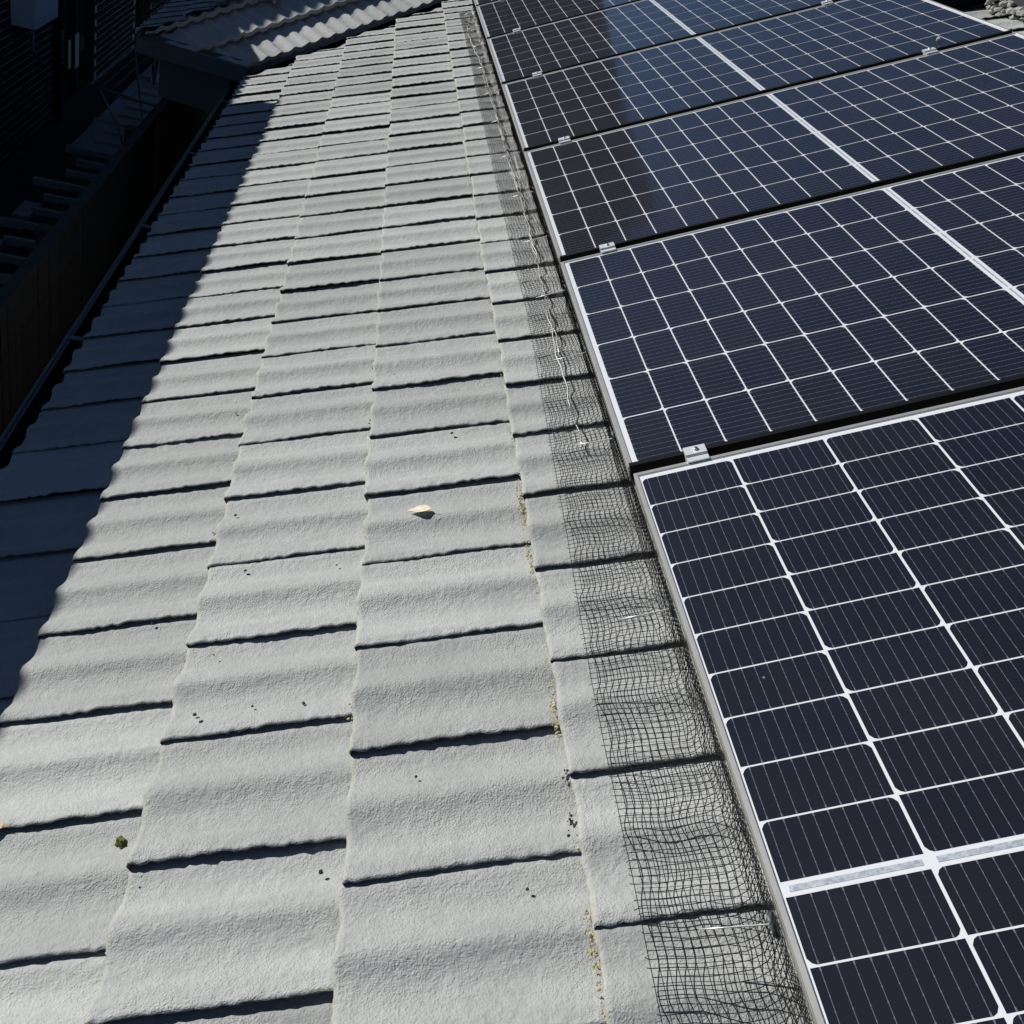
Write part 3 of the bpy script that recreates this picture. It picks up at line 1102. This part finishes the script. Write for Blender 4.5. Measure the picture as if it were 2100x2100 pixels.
# shrub behind the wing
shrub = put('shrub', None, None, T(-3.6, 14.6, 0), 'small leafy shrub beyond the corner of the wing gutter', 'shrub')
mb = MB()
q = random.Random(9)
for k in range(5):
    a = q.uniform(0, 6.28)
    mb.tube([(0, 0, 0), (0.05 * math.cos(a), 0.05 * math.sin(a), 0.45), (0.2 * math.cos(a), 0.2 * math.sin(a), 0.95)], 0.012, 5)
build(mb, 'stem', M_bark, shrub)
mb = MB()
for k in range(420):
    a, h = q.uniform(0, 6.28), q.uniform(0.35, 1.25)
    r_ = q.uniform(0.05, 0.34) * math.sin(min(3.1, (h - 0.2) * 2.6)) + 0.02
    p = Vector((r_ * math.cos(a), r_ * math.sin(a), h))
    d = Vector((q.gauss(0, 1), q.gauss(0, 1), q.gauss(0.4, 1))).normalized()
    s2 = d.cross(Vector((0.3, 0.2, 1))).normalized()
    l_ = q.uniform(0.03, 0.065)
    mb.add([p, p + d * l_ * 0.5 + s2 * l_ * 0.3, p + d * l_, p + d * l_ * 0.5 - s2 * l_ * 0.3], [(0, 1, 2, 3)])
build(mb, 'crown', M_leaf, shrub, kind='stuff')

# ================================================================ NEIGHBOUR'S BRICK HOUSE
nb = put('brick_house', None, None, T(-4.3, 8, 0), "neighbour's dark brick house beyond the fence, in shadow", 'house')
NM = T(4.3, -8, 0)
XW = -4.3
mb = MB()
segs = [(-3.0, 12.15), (14.0, 16.55), (17.7, 20.5)]
for y0, y1 in segs:
    mb.box((XW - 0.25, y0, 0), (XW + 0.004, y1, 3.7))
build(mb, 'wall', M_joint, nb, NM)
bme = MB()
bme.box((0, 0, 0), (0.020, 0.230, 0.071))
BRICK = bme.mesh('brick', M_brick)
q = random.Random(2)
bricks = []
for y0, y1 in segs:
    for r_ in range(0, 24):
        z = 0.01 + r_ * 0.0862
        y = y0 + (0.12 if r_ % 2 else 0.0)
        while y + 0.230 <= y1 + 0.001:
            bricks.append((y, z))
            y += 0.2405
bricks = [b for b in bricks if b[0] > 3]
cmi = cm.inverted()


def seen(p):
    c = cmi @ Vector(p)
    if c.z > -0.1:
        return None
    f = 0.98922 / -c.z
    x, y = 0.5 + c.x * f, 0.5 - c.y * f
    return 0 <= x <= 1.0 and 0 <= y <= 1.0


inv = sorted([b for b in bricks if seen((XW, b[0] + 0.11, b[1] + 0.04))], key=lambda b: b[0])
single = set(inv[:300])
rest = MB()
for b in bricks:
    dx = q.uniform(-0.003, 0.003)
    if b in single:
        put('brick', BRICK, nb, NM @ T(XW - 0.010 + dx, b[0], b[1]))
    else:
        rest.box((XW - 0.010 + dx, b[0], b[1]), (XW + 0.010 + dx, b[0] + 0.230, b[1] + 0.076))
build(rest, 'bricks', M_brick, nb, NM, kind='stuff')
# two tall window openings
for y0, y1, k in ((12.15, 14.0, 0), (16.55, 17.7, 1)):
    mb = MB()
    fr = 0.06
    mb.box((XW - 0.09, y0, 0), (XW + 0.01, y0 + fr, 3.2))
    mb.box((XW - 0.09, y1 - fr, 0), (XW + 0.01, y1, 3.2))
    mb.box((XW - 0.09, (y0 + y1) / 2 - 0.03, 0.1), (XW + 0.01, (y0 + y1) / 2 + 0.03, 3.2))
    mb.box((XW - 0.089, y0 + fr, 0.0), (XW + 0.009, y1 - fr, 0.1))
    wf = build(mb, 'window', M_dframe, nb, NM)
    mb = MB()
    mb.box((XW - 0.06, y0 + fr, 0.1), (XW - 0.05, y1 - fr, 3.2))
    build(mb, 'pane', M_glass, wf)
    if k == 0:
        for ya, yb, za, zb in ((12.66, 12.78, 0.50, 0.84), (12.98, 13.16, 0.44, 0.86)):  # pale strips stand in for bright reflections on the window
            mb = MB()
            mb.box((XW + 0.012, ya, za), (XW + 0.018, yb, zb))
            build(mb, 'pale_strip', M_pale_strip, wf)
    mb = MB()
    mb.box((XW - 0.25, y0, 3.2), (XW - 0.008, y1, 3.7))
    build(mb, 'lintel', M_joint, nb, NM)
# downpipe beside the opening
mb = MB()
mb.tube([(XW + 0.05, 12.05, 0), (XW + 0.05, 12.05, 3.9)], 0.045, 10)
build(mb, 'downpipe', M_black, nb, NM)
# eaves and roof: the eave line throws the long shadow on the tiles
EX, EZ = -3.75, 4.33


def occl_roof(y0, y1, ez, name, mats, depth):
    mb = MB()
    tn = math.tan(R(22))
    n = int((y1 - y0) / 0.061)
    top, bot = [], []
    for i in range(n + 1):
        y = y0 + (y1 - y0) * i / n
        t = ((y / PV) % 1.0)
        dz = prof(t) * 3.0
        top.append((EX, y, ez + dz))
        bot.append((EX - depth, y, ez + dz + depth * tn))
    vs = top + bot
    fs = [(i, i + 1, n + 2 + i, n + 1 + i) for i in range(n)]
    mb.add(vs, fs, 0, False)
    low = [(x + 0.01, y, z - 0.03) for x, y, z in top]
    mb.add(top + low, [(i, n + 1 + i, n + 2 + i, i + 1) for i in range(n)], 0)
    mb.box((EX - 0.05, y0, ez - 0.25), (EX - 0.03, y1, ez - 0.02))
    mb.box((XW - 0.02, y0, ez - 0.25), (EX - 0.051, y1, ez - 0.24))
    return build(mb, name, mats, nb, NM)


occl_roof(-4.5, 6.46, EZ, 'roof', M_dtile, 4.2)
occl_roof(6.47, 9.3, EZ - 0.29, 'low_eave', M_dtile, 1.9)  # unseen lower eave, added to step the shadow edge back
# white box on the wall with its pipe
hw = put('wall_box', None, None, T(XW + 0.02, 10.88, 1.42), 'white box fixed to the brick wall with a pipe below it', 'wall box')
mb = MB()
mb.box((0, -0.42, -0.02), (0.24, 0.42, 0.75))
build(mb, 'cabinet', M_paint, hw)
mb = MB()
mb.box((0.241, -0.38, 0.05), (0.252, 0.38, 0.71))
build(mb, 'cover', M_paint, hw)
mb = MB()
mb.tube([(0.10, -0.02, -0.021), (0.10, -0.02, -0.32), (0.13, 0.03, -0.42)], 0.014, 6)
mb.tube([(0.06, 0.06, -0.021), (0.06, 0.06, -0.38)], 0.010, 6)
build(mb, 'pipe', M_steel, hw)

# unseen gabled house, added and shaped so its rake shades the wing
gh = put('gable_blocker', None, None, T(-8.5, 15, 0), 'unseen gabled house added behind the brick house to shade the wing roof', 'house')
GM = T(8.5, -15, 0)
GX = -6.0
_pk = WB + d2 * 0.35
_t = (_pk.x - GX) / -SUN.x
_pk = _pk + SUN * _t
RS = 0.755
rake0, rake1 = (_pk.y + (5.35 - _pk.z) / RS, 5.35), (14.6, _pk.z + (14.6 - _pk.y) * RS)
mb = MB()
mb.prism([(rake0[0] + 0.5, 0), (19.5, 0), (19.9, 5.4), (14.6, rake1[1] - 0.2), (rake0[0] + 0.5, 5.52)], (0, 1, 0), (0, 0, 1), (-5, 0, 0), 0, (GX - 0.35, 0, 0))
build(mb, 'wall', M_render, gh, GM)
mb = MB()
mb.prism([rake0, rake1, (20.3, 5.2), (20.3, 5.05), (14.6, rake1[1] - 0.16), (rake0[0], rake0[1] - 0.15)], (0, 1, 0), (0, 0, 1), (-5.6, 0, 0), 0, (GX, 0, 0))
build(mb, 'roof', M_dtile, gh, GM)

# steep house far up the street, seen mirrored in the panels
fh = put('steep_house', None, None, T(-4, 24, 0), 'tall steep roofed house beyond the end of the roof', 'house')
FM = T(4, -24, 0)
mb = MB()
mb.prism([(-9.5, 0), (1.25, 0), (1.25, 6.2), (-9.5, 6.2)], (1, 0, 0), (0, 0, 1), (0, 6, 0), 0, (0, 20.3, 0))
build(mb, 'wall', M_render, fh, FM)
mb = MB()
mb.prism([(-9.9, 6.21), (1.55, 6.21), (0.5, 8.7), (-0.2, 11.1), (-8.4, 11.1)], (1, 0, 0), (0, 0, 1), (0, 6.5, 0), 0, (0, 20.0, 0))
build(mb, 'roof', M_render, fh, FM)
